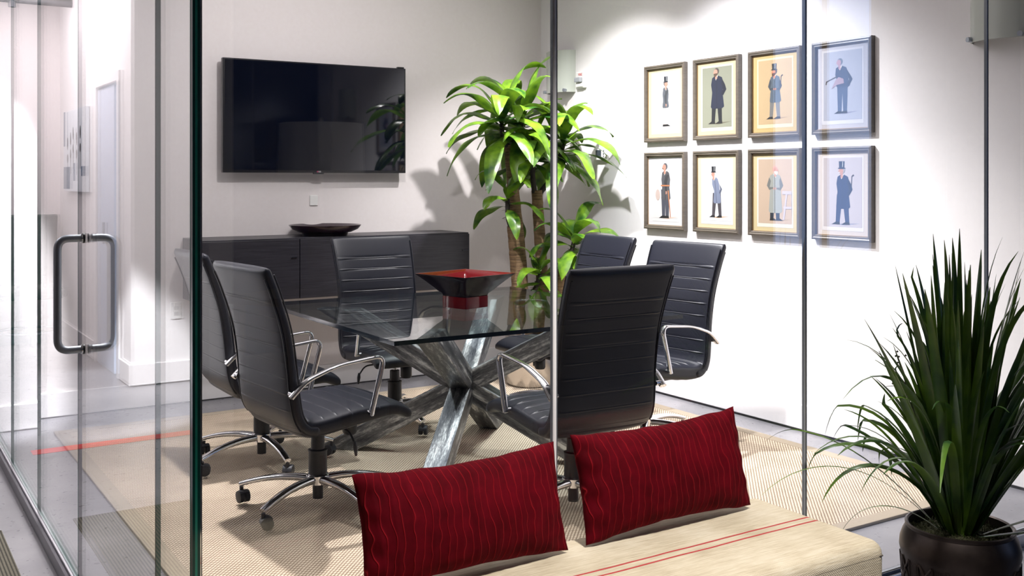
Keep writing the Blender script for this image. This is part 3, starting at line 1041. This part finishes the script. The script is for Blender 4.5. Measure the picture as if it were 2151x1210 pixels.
W_ = (238, 236, 234)
PR = [  # y centre, row, label, mat colour (glass reflection put into the less yellow ones), paper colour, print box (u0,u1,v0,v1), figure
    (5.188, 1, 'framed print of a thin man in grey coat, white trousers and top hat', (228, 212, 170), W_, W_,
     dict(face=1, coat=(95, 100, 108), leg=(225, 210, 200), hair=(120, 110, 105), hat=(45, 48, 55), hem=0.40, w=0.72, arm='down', stance=0.03, shade=(215, 208, 205), z=0.101), 0.327),
    (4.710, 1, 'framed print of a bareheaded bearded man in a long navy coat', (226, 204, 160), (240, 232, 215), (148, 150, 130),
     dict(face=-1, coat=(28, 36, 60), leg=(24, 26, 34), hair=(90, 80, 72), beard=(95, 75, 60), hem=0.27, w=1.12, stance=0.075, shade=(110, 105, 85), z=0.097), 0.346),
    (4.234, 1, 'framed print of a bearded man in slate coat and top hat with clasped hands', (206, 180, 118), (232, 215, 175), (200, 172, 128),
     dict(face=-1, coat=(84, 96, 108), leg=(120, 118, 115), hair=(70, 50, 40), beard=(85, 50, 35), hat=(30, 36, 42), hem=0.32, arm='front', stance=0.08, cane=0.12, skin=(200, 130, 100), shade=(165, 135, 95), z=0.104), 0.32),
    (3.750, 1, 'framed print of a bareheaded man in a blue suit holding out a cane', (205, 202, 208), (228, 228, 236), (186, 190, 206),
     dict(face=-1, coat=(50, 66, 98), leg=(66, 84, 118), hair=(110, 120, 135), hem=0.47, lean=-0.03, w=1.05, arm='back', stance=0.05, stick=True, skin=(190, 150, 165), shade=(150, 150, 175), z=0.11), 0.30),
    (5.188, 0, 'framed print of a uniformed officer with sword and plumed hat in hand', (236, 234, 234), W_, (236, 232, 230),
     dict(face=-1, coat=(88, 88, 92), leg=(78, 80, 92), hair=(95, 95, 100), hem=0.33, w=0.85, arm='down', stance=0.04, belt=(200, 130, 90), tache=(120, 90, 80), shade=(235, 205, 185), z=0.075), 0.363),
    (4.710, 0, 'framed print of a stooping man in pale blue-grey coat and top hat', (232, 220, 180), W_, (238, 238, 240),
     dict(face=-1, coat=(130, 140, 165), leg=(75, 70, 75), hair=(225, 215, 210), hat=(28, 30, 36), hem=0.30, lean=-0.05, w=0.75, stance=0.085, shade=(225, 180, 130), z=0.095), 0.315),
    (4.234, 0, 'framed print of a bald white-bearded man in a long pale grey smock beside a stool', (218, 200, 150), (240, 232, 215), (205, 180, 155),
     dict(face=1, coat=(165, 168, 160), leg=(35, 42, 55), hair=(215, 165, 150), beard=(235, 232, 228), hem=0.14, w=1.1, arm='front', stance=0.06, stool=True, shade=(190, 165, 135), z=0.092), 0.317),
    (3.750, 0, 'framed print of a man in dark blue frock coat and top hat', (222, 210, 200), (235, 230, 232), (204, 196, 200),
     dict(face=-1, coat=(34, 52, 92), leg=(40, 56, 96), hair=(170, 165, 165), tache=(225, 220, 220), hat=(32, 44, 70), hem=0.27, w=1.0, stance=0.085, cane=0.15, shade=(160, 160, 178), z=0.087), 0.341),
]
FW, FH = 0.40, 0.507
for (yc, row, lab, mc, pc, bg, D, fs) in PR:
    z0 = 1.660 if row else 1.085
    p = empty('framed_print', (XW, yc, z0), label=lab, cat='picture', group='framed prints in two rows on the right wall')
    mo = MB()
    prof = [(0.0, 0.001), (0.0, 0.030), (0.010, 0.033), (0.016, 0.029), (0.022, 0.030), (0.027, 0.024), (0.027, 0.012)]
    rr = []
    for (ins, dep) in prof:
        a, b_ = FW / 2 - ins, ins
        rr.append([(-dep, a, b_), (-dep, -a, b_), (-dep, -a, FH - ins), (-dep, a, FH - ins)])
    mo.rings(rr, cap0=True, cap1=False)
    mo.build('frame', M_frame, p, smooth=False)
    a = FW / 2 - 0.027
    fi = MB()
    e = 0.003
    for q in (((-a, 0.027), (a, 0.027 + e)), ((-a, FH - 0.027 - e), (a, FH - 0.027)), ((-a, 0.027), (-a + e, FH - 0.027)), ((a - e, 0.027), (a, FH - 0.027))):
        fi.box((-0.018, q[0][0], q[0][1]), (-0.012, q[1][0], q[1][1]))
    fi.build('gilt_line', M_fillet, p, smooth=False)
    MB().box((-0.013, -a, 0.027), (-0.010, a, FH - 0.027)).build('mat_board', ink(*mc), p, smooth=False)
    pw, pb, pt = (0.128, 0.075, 0.447) if not D.get('belt') else (0.12, 0.075, 0.45)
    pr = MB().box((-0.0136, -pw - 0.011, pb - 0.022), (-0.0131, pw + 0.011, pt + 0.011), 0).box((-0.0141, -pw, pb), (-0.0136, pw, pt), 1)
    mats = [ink(*pc), ink(*bg)]
    for k, (col, poly) in enumerate(gentleman(D)):
        im = ink(*col)
        if im not in mats:
            mats.append(im)
        H = fs / (1.085 if D.get('hat') else 1.0)
        xx = -0.0143 - 0.00006 * k
        vs = [(xx, max(-pw, min(pw, -u * H)), D['z'] + v_ * H) for u, v_ in [(a_ * 1.22, b_) for a_, b_ in poly]]
        pr.add(vs, [tuple(range(len(vs)))], mats.index(im))
    pr.build('printed_sheet', mats, p, smooth=False)

# spoons print on the corridor wall (seen mirrored)
cp = empty('spoon_print', (-0.317, 9.30, 0), label='white canvas print of grey spoons with blue patches, mirrored in the glass door', cat='picture')
MB().box((0.0, -0.5, 1.31), (0.03, 0.5, 2.0)).build('canvas', pm('canvas_white', (0.72, 0.76, 0.80), 0.7), cp, smooth=False, bevel=0.003)
ps = MB()
ps.box((0.0302, 0.42, 1.70), (0.0306, 0.5, 2.0), 0).box((0.0302, 0.2, 1.33), (0.0306, 0.5, 1.52), 0).box((0.0302, -0.5, 1.44), (0.0306, -0.32, 1.52), 0).box((0.0302, -0.06, 1.40), (0.0306, 0.04, 1.55), 0)
for k, (y, z) in enumerate(((0.30, 1.72), (0.16, 1.76), (0.04, 1.80), (-0.12, 1.75), (-0.28, 1.80))):
    for zc, rz_, ry_ in ((z, 0.055, 0.03), (z - 0.13, 0.04, 0.035)):
        vs = [(0.0308, y + ry_ * math.cos(2 * PI * j / 16), zc + rz_ * math.sin(2 * PI * j / 16)) for j in range(16)]
        ps.add(vs, [tuple(range(16))], 1)
    ps.box((0.0302, y - 0.008, z - 0.3), (0.0306, y + 0.008, z - 0.14), 1)
ps.build('printed_shapes', [ink(120, 150, 185), ink(110, 112, 116)], cp, smooth=False)

ou = empty('wall_outlet', (-0.62, 7.36, 0.50), label='white wall outlet plate above the corridor baseboard, mirrored in the glass', cat='outlet')
MB().box((-0.036, -0.007, -0.058), (0.036, 0, 0.058)).build('cover_plate', M_white, ou, smooth=False, bevel=0.002)
for z in (-0.02, 0.02):
    MB().box((-0.014, -0.009, z - 0.013), (0.014, -0.007, z + 0.013)).build('socket', pm('outlet_socket_grey', (0.5, 0.5, 0.5), 0.5), ou, smooth=False, bevel=0.002)  # plain grey sockets

pp = MB().tube([(-0.32, 9.6, 2.93), (0.60, 9.6, 2.93)], 0.035, 14).tube([(-0.32, 9.6, 3.06), (0.60, 9.6, 3.06)], 0.035, 14)
pp.tube([(0.15, 9.6, 2.86), (0.15, 9.6, 3.14)], 0.03, 10)
tag(pp.build('ceiling_pipe', pm('pipe_grey', (0.08, 0.08, 0.09), 0.5)), 'pair of dark pipes under the corridor ceiling, upper left', 'pipe')

# grey chair at the end of the corridor (mirrored)
gc = empty('lounge_chair', (0.0, 9.75, 0), R(180), 'grey upholstered chair at the end of the corridor, mirrored in the left glass', 'chair')
pad([(0.24, 0.44), (0.1, 0.45), (-0.12, 0.44), (-0.2, 0.46)], lambda u: 0.09, lambda u: 0.5, []).build('seat', M_grey_up, gc)
pad([(-0.18, 0.45), (-0.22, 0.55), (-0.24, 0.8), (-0.27, 1.10)], lambda u: 0.06, lambda u: 0.48 + 0.06 * u, []).build('backrest', M_grey_up, gc)
MB().lathe([(0.03, 0.1), (0.03, 0.42)], n=16).build('pedestal', M_steel, gc)
MB().tube([(0.25 * math.cos(2 * PI * k / 40), 0.25 * math.sin(2 * PI * k / 40), 0.11) for k in range(40)], 0.011, 8, closed=True).build('ring_base', M_steel, gc)
MB().box((-0.25, -0.012, 0.0), (0.25, 0.012, 0.1)).box((-0.012, -0.25, 0), (0.012, 0.25, 0.1)).build('foot_cross', M_steel, gc, smooth=False)

# ------------------------------------------------------------------ leaves


def leaf(mb, base, az, el, length, width, droop, fold=0.25, wave=0.0, seed=0, seg=14, tip=0.8, stem=0.0, mi=0, cross=5):
    rnd = random.Random(seed)
    p = Vector(base)
    d = Vector((math.cos(az) * math.cos(el), math.sin(az) * math.cos(el), math.sin(el)))
    st = length / seg
    tw = rnd.uniform(-0.5, 0.5)
    rr = []
    ph = rnd.uniform(0, 6)
    hz = Vector((-math.sin(az), math.cos(az), 0))
    for i in range(seg + 1):
        u = i / seg
        side = (hz - d * hz.dot(d)).normalized()
        up = side.cross(d).normalized()
        a = tw * u
        sd = side * math.cos(a) + up * math.sin(a)
        un = d.cross(sd) * -1
        if un.z < 0 and i == 0:
            un = -un
        w = width * (max(math.sin(PI * min(max(u * 0.97 + 0.03, 0), 1) ** tip), 0.0) ** 0.7 + 0.05)
        if u < stem:
            w *= 0.35 + 0.65 * u / stem
        ring = []
        for j in range(cross):
            q = j / (cross - 1) * 2 - 1
            wv = wave * math.sin(ph + u * 11 + q) * abs(q) * width
            ring.append(p + sd * (q * w / 2) + un * (fold * abs(q) * w * 0.5 + wv))
        rr.append(ring)
        dl = Vector((0, 0, -1)) * droop * (0.25 + 1.6 * u) / seg
        d = (d + dl).normalized()
        p = p + d * st
    n = cross
    vs = [q for r in rr for q in r]
    fs = []
    for i in range(seg):
        for j in range(n - 1):
            fs.append((i * n + j, i * n + j + 1, (i + 1) * n + j + 1, (i + 1) * n + j))
    mb.add(vs, fs, mi)


# corn plant (dracaena) in a brushed metal pot
cpn = empty('corn_plant', (3.93, 5.93, 0.0135), label='tall potted corn plant with woody canes and broad green leaves in the corner', cat='plant')
ox, oy = 3.93, 5.93


def L3(x, y, z):
    return (x - ox, y - oy, z)


MB().lathe([(0.0, 0.0), (0.15, 0.0), (0.165, 0.02), (0.175, 0.34), (0.18, 0.345), (0.18, 0.36), (0.165, 0.36), (0.16, 0.31)], n=48).build('pot', M_brush, cpn)
MB().lathe([(0.16, 0.30), (0.1, 0.325), (0.0, 0.33)], n=32, cap0=False).build('soil', M_soil, cpn)


def cane(path, r0, r1, seed):
    P = crom([L3(*p) for p in path], 10)
    rnd = random.Random(seed)
    n = len(P)
    rad = [(r0 + (r1 - r0) * i / n) * (1 + 0.035 * rnd.uniform(-1, 1) + (0.04 if i % 4 == 0 else 0)) for i in range(n)]
    return MB().tube(P, rad, 18)


cane([(3.90, 5.94, 0.3), (3.875, 5.945, 0.55), (3.85, 5.955, 0.95), (3.82, 5.975, 1.3), (3.80, 5.997, 1.635)], 0.048, 0.037, 1).build('cane', M_bark, cpn)
cane([(4.03, 5.91, 0.3), (4.025, 5.912, 0.5), (4.01, 5.92, 0.85), (3.997, 5.93, 1.1), (3.986, 5.939, 1.325)], 0.045, 0.036, 2).build('cane', M_bark, cpn)
cane([(3.85, 5.92, 0.3), (3.83, 5.925, 0.6), (3.808, 5.935, 0.9), (3.793, 5.942, 1.085)], 0.045, 0.040, 3).build('cane', M_bark, cpn)
cane([(4.06, 5.85, 0.3), (4.07, 5.80, 0.55), (4.07, 5.76, 0.78)], 0.036, 0.03, 4).build('cane', M_bark, cpn)


def shoot(a, b, sag=0.0):
    P = crom([L3(*a), L3((a[0] + b[0]) / 2 + (b[0] - a[0]) * 0.25, (a[1] + b[1]) / 2, (a[2] + b[2]) / 2 - 0.02 - sag), L3(*b)], 8)
    mb = MB().tube(P, [0.019 - 0.004 * i / len(P) for i in range(len(P))], 10)
    rnd = random.Random(int(a[0] * 1000 + b[2] * 77))
    for k in range(26):
        q = P[rnd.randrange(3, len(P))]
        az = rnd.uniform(0, 2 * PI)
        leaf(mb, q, az, rnd.uniform(-0.2, 0.9), rnd.uniform(0.03, 0.06), 0.012, 0.6, seed=k, seg=4)
    return mb


heads = []
# (tip of the shoot, start on the cane, number of leaves, length, width, elevation spread, seed)
HD = [
    ((3.72, 5.97, 1.78), (3.785, 5.99, 1.62), 22, 0.56, 0.115, 11),
    ((3.90, 6.0, 1.80), (3.815, 5.99, 1.62), 22, 0.54, 0.115, 12),
    ((3.93, 5.90, 1.60), (3.965, 5.935, 1.31), 17, 0.42, 0.085, 13),
    ((4.14, 5.84, 1.64), (4.01, 5.93, 1.31), 24, 0.56, 0.115, 14),
    ((3.735, 5.92, 1.27), (3.775, 5.935, 1.07), 9, 0.36, 0.095, 15),
    ((4.10, 5.66, 0.98), (4.075, 5.755, 0.77), 17, 0.38, 0.11, 16),
    ((3.92, 5.80, 0.76), (3.90, 5.90, 0.60), 13, 0.32, 0.095, 17),
]
for tip_, st_, n, ln_, wd, sd in HD:
    shoot(st_, tip_).build('shoot', M_dark_bark, cpn)
    mb = MB()
    rnd = random.Random(sd)
    tot = n
    for k in range(tot):
        u = k / tot
        az = k * 2.39996 + rnd.uniform(-0.25, 0.25)
        el = R(74) * (1 - u) ** 1.1 + R(-18) * u + rnd.uniform(-0.12, 0.12)
        base = Vector(L3(*tip_)) + Vector((0, 0, 0.05 - 0.16 * u))
        # walls are near: leaves towards them stay shorter
        length = ln_ * rnd.uniform(0.8, 1.08)
        rx, ry = math.cos(az), math.sin(az)
        wx, wy = tip_[0] + rx * length, tip_[1] + ry * length
        if wx > XW - 0.03:
            length *= max(0.45, (XW - 0.04 - tip_[0]) / (rx * length))
        if wy > YB - 0.12:
            length *= max(0.45, (YB - 0.12 - tip_[1]) / (ry * length + 1e-6))
        leaf(mb, base, az, el, length, wd * rnd.uniform(0.8, 1.1), rnd.uniform(1.5, 2.6) * (0.8 + 0.4 * (1 - u)), 0.22, 0.07, seed=sd * 100 + k, seg=16, tip=0.85, stem=0.22)
    for i, p in enumerate(mb.v):       # keep every tip inside the room
        mb.v[i] = (min(p[0], XW - ox - 0.015), min(p[1], YB - oy - 0.02), p[2])
    mb.build('foliage', M_leaf, cpn, angle=80)

# ------------------------------------------------------------------ bench and pillows
bn = empty('bench', (1.45, 1.80, 0), label='low upholstered bench in beige grain-sack fabric with red double stripe', cat='bench')
bs = MB()
nx, ny = 40, 18
X0, X1, Y0, Y1, Z0, Z1, rad = -0.89, 0.89, 0.0, 0.485, 0.07, 0.452, 0.05
o = MB().box((X0, Y0, Z0), (X1, Y1, Z1)).build('cushioned_body', M_hemp, bn, smooth=True, bevel=0.038, seg=6, angle=180)
for x in (-0.82, 0.82):
    for y in (0.08, 0.40):
        MB().box((x - 0.03, y - 0.03, 0), (x + 0.03, y + 0.03, 0.07)).build('leg', M_wood, bn, smooth=False)
sm = MB().tube([(X0 + 0.01, Y0 + 0.002, 0.415), (X1 - 0.02, Y0 + 0.002, 0.415)], 0.0022, 6)
for z in (0.36, 0.30, 0.24, 0.18):
    sm.tube([(X0 + 0.03, Y0 - 0.0002, z), (X1 - 0.035, Y0 - 0.0002, z)], 0.0012, 6)
sm.build('seam', pm('dark_thread', (0.12, 0.10, 0.08), 0.9), bn)


def pillow(w, h, t, seed):
    NX, NY = 150, 56
    rnd = random.Random(seed)
    vs = []
    idx = {}
    for side in (1, -1):
        for i in range(NX + 1):
            for j in range(NY + 1):
                u, v = i / NX * 2 - 1, j / NY * 2 - 1
                edge = (i in (0, NX)) or (j in (0, NY))
                if side == -1 and edge:
                    idx[(side, i, j)] = idx[(1, i, j)]
                    continue
                cx = 1 - 0.075 * (1 - v * v) * 0 - 0.045 * math.cos(v * PI / 2) * (abs(u) ** 3)
                cz = 1 - 0.11 * math.cos(u * PI / 2) * (abs(v) ** 3)
                x = u * w / 2 * cx
                z = v * h / 2 * cz
                g = (max(1 - abs(u) ** 2.6, 0) ** 0.55) * (max(1 - abs(v) ** 2.2, 0) ** 0.6)
                y = side * t / 2 * g
                n = noise.noise(Vector((x * 7 + seed, z * 2.2, side * 3)))
                ph = x * PI / 0.021 * 0.5 + n * 4
                y += side * 0.0022 * (1 - abs(math.sin(ph))) ** 2 * min(1, g * 3)
                y += side * 0.006 * noise.noise(Vector((x * 5, z * 6, seed + side)))* min(1, g * 2)
                # puckers at the short seams
                pk = 0.006 * math.sin(z * 95 + seed) * max(0, abs(u) - 0.8) / 0.2 * min(1, (1 - abs(u)) * 12)
                y += side * pk
                z += 0.004 * noise.noise(Vector((x * 14, seed, side * 0))) * (abs(v) ** 4)
                idx[(side, i, j)] = len(vs)
                vs.append((x, y, z))
    fs = []
    for side in (1, -1):
        for i in range(NX):
            for j in range(NY):
                q = [idx[(side, i, j)], idx[(side, i + 1, j)], idx[(side, i + 1, j + 1)], idx[(side, i, j + 1)]]
                fs.append(q if side == -1 else q[::-1])
    return MB().add(vs, fs)


for (x, y, rz, rx, ry, w, h, lab, sd) in (
        (1.275, 2.215, 0, -R(14), 0, 0.575, 0.275, 'dark red velvet lumbar pillow on the bench, left of the steel glass joint', 3),
        (1.922, 2.222, 0, -R(14), R(-0.5), 0.60, 0.285, 'dark red velvet lumbar pillow on the bench, right of the steel glass joint', 8)):
    o = pillow(w, h, 0.15, sd).build('throw_pillow', M_velvet, None, angle=180)
    o.location = (x, y, 0.452 + h / 2 * math.cos(rx) + 0.008)
    o.rotation_euler = (rx, ry, rz)
    tag(o, lab, 'pillow', 'red velvet pillows on the bench')

# ------------------------------------------------------------------ grass plant in embossed pot
gx, gy = 2.925, 1.985
gp = empty('potted_grass', (gx, gy, 0), label='tall dark grass plant in an embossed bronze pot outside the glass', cat='plant')
MB().lathe([(0.0, 0.0), (0.115, 0.0), (0.13, 0.01), (0.158, 0.09), (0.168, 0.17), (0.172, 0.232), (0.1745, 0.245), (0.178, 0.262), (0.176, 0.285), (0.168, 0.308), (0.158, 0.326), (0.161, 0.332), (0.161, 0.338), (0.155, 0.340), (0.150, 0.336), (0.148, 0.29)], n=72).build('pot', M_bronze, gp)


def pr_(z):
    pts = [(0.09, 0.158), (0.17, 0.168), (0.232, 0.172), (0.25, 0.175)]
    for (z0, r0), (z1, r1) in zip(pts, pts[1:]):
        if z <= z1:
            return r0 + (r1 - r0) * (z - z0) / (z1 - z0)
    return 0.175


em = MB()
NB = 12
for k in range(NB):
    a0 = 2 * PI * k / NB
    for (zl, zh) in ((0.175, 0.238), (0.10, 0.165)):
        def S_(a, z, d=0.001):
            r = pr_(z) + d
            return (r * math.cos(a), r * math.sin(a), z)
        da = 0.13
        for s in (1, -1):
            em.tube([S_(a0 - da * s, zl), S_(a0, (zl + zh) / 2, 0.003), S_(a0 + da * s, zh)], 0.0035, 6)
        em.tube([S_(a0 - da - 0.02, zl), S_(a0 - da - 0.02, zh)], 0.003, 6)
        em.tube([S_(a0 + da + 0.02, zl), S_(a0 + da + 0.02, zh)], 0.003, 6)
        for q in range(5):
            a = a0 + PI / NB - 0.065 + 0.033 * q
            em.tube([S_(a, zl + 0.006), S_(a, zh - 0.004)], 0.0016, 5)
        em.tube([S_(a0 + PI / NB * 2 * j / 8, zl - 0.004 + 0.006 * (j in (3, 4, 5)), 0.002) for j in range(9)], 0.0028, 6)
em.build('embossed_relief', M_bronze, gp)
rnd = random.Random(5)
ms = MB()
rr = []
for i in range(14):
    r = 0.149 * i / 13
    rr.append([(r * math.cos(2 * PI * j / 60), r * math.sin(2 * PI * j / 60), 0.312 + 0.010 * noise.noise(Vector((r * 40 * math.cos(2 * PI * j / 60), r * 40 * math.sin(2 * PI * j / 60), 1))) - 0.010 * (i / 13) ** 4) for j in range(60)])
ms.rings(rr, cap1=False)
for k in range(900):
    r = 0.142 * math.sqrt(rnd.random())
    a = rnd.uniform(0, 2 * PI)
    p = Vector((r * math.cos(a), r * math.sin(a), 0.312))
    d1 = Vector((rnd.uniform(-1, 1), rnd.uniform(-1, 1), 0)).normalized() * rnd.uniform(0.008, 0.02)
    ms.tube([p, p + d1 * 0.5 + Vector((0, 0, rnd.uniform(0.004, 0.013))), p + d1 + Vector((0, 0, rnd.uniform(0, 0.006)))], 0.0008, 3)
ms.build('moss', M_moss, gp)

cr_, sr_ = math.cos(R(32.5)), math.sin(R(32.5))
gb = MB()
rnd = random.Random(21)


def blade(az, el, length, width, droop, seed, r0=0.03, z0=0.31):
    leaf(gb, (r0 * math.cos(az), r0 * math.sin(az), z0), az, el, length, width, droop, 0.35, 0.0, seed, 18, 0.75, 0.0, 0, 3)


N = 165
for k in range(N):
    u = (k + 0.5) / N
    az = k * 2.39996 + rnd.uniform(-0.2, 0.2)
    el = R(89) - R(30) * u ** 1.3 + rnd.uniform(-0.06, 0.06)
    ln_ = rnd.uniform(0.62, 0.98) * (1 - 0.15 * u)
    away = math.sin(az)
    if away > 0 and el < R(75):
        ln_ *= 0.8
    blade(az, el, ln_, rnd.uniform(0.016, 0.040), rnd.choice((0.5, 1.1, 1.7, 2.6)) * rnd.uniform(0.8, 1.2), k, rnd.uniform(0.01, 0.05))
la = PI - R(32.5)   # azimuth pointing to the photo's left
blade(la - 0.1, R(50), 0.75, 0.015, 1.35, 501, 0.05)
blade(la + 0.15, R(47), 0.70, 0.010, 1.7, 502, 0.05)
blade(la - 0.3, R(38), 0.40, 0.012, 2.6, 503, 0.05)
blade(la + PI - 0.5, R(30), 0.40, 0.020, 0.4, 504, 0.05)
blade(la + PI - 0.8, R(22), 0.38, 0.022, 0.2, 505, 0.05)
for i, p in enumerate(gb.v):
    if p[1] > YF - 0.045 - gy:          # blades lie against the glass
        gb.v[i] = (p[0], YF - 0.045 - gy + 0.0 * p[1], p[2])
gb.build('foliage', M_blade, gp, angle=80)
sd_ = MB()
for k in range(14):
    p = Vector((-0.20 * cr_ + rnd.uniform(-0.02, 0.02), 0.10 + rnd.uniform(-0.02, 0.02), 0.82 + rnd.uniform(-0.06, 0.06)))
    sd_.lathe([(0.0, -0.004), (0.004, 0), (0.0, 0.004)], p, 8)
sd_.tube([(-0.03, 0.02, 0.31), (-0.11, 0.05, 0.6), (-0.20 * cr_, 0.10, 0.86)], 0.0012, 5)
sd_.build('seed_head', pm('seed_dark', (0.02, 0.025, 0.012), 0.7), gp)

# ------------------------------------------------------------------ lobby things behind the camera, seen as reflections in the front glass
ct = empty('console_table', (2.1, -0.5, 0), R(-32), 'dark console table in the lobby carrying a lamp, mirrored in the glass', 'table')
MB().box((-0.5, -0.2, 0.80), (0.5, 0.2, 0.84)).build('table_top', M_wood, ct, smooth=False, bevel=0.003)
for x in (-0.46, 0.46):
    for y in (-0.16, 0.16):
        MB().box((x - 0.02, y - 0.02, 0), (x + 0.02, y + 0.02, 0.80)).build('leg', M_wood, ct, smooth=False)
lp = empty('table_lamp', (2.1, -0.5, 0.841), R(-32), 'table lamp with a wide pleated drum shade, mirrored over the television', 'lamp')
rr = []
for r_, z in ((0.225, 0.60), (0.215, 0.87)):
    rr.append([((r_ + 0.004 * (j % 2)) * math.cos(2 * PI * j / 120), (r_ + 0.004 * (j % 2)) * math.sin(2 * PI * j / 120), z) for j in range(120)])
MB().rings(rr).build('lamp_shade', M_shade, lp, smooth=False)
MB().lathe([(0.012, 0.35), (0.012, 0.60)], n=12).build('stem', M_chrome, lp)
MB().lathe([(0.006, 0.87), (0.012, 0.89), (0.004, 0.905)], n=12).build('finial', M_chrome, lp)
MB().box((-0.05, -0.05, 0.02), (0.05, 0.05, 0.36)).box((-0.09, -0.09, 0), (0.09, 0.09, 0.02)).build('lamp_base', M_lampb, lp, smooth=False, bevel=0.004)
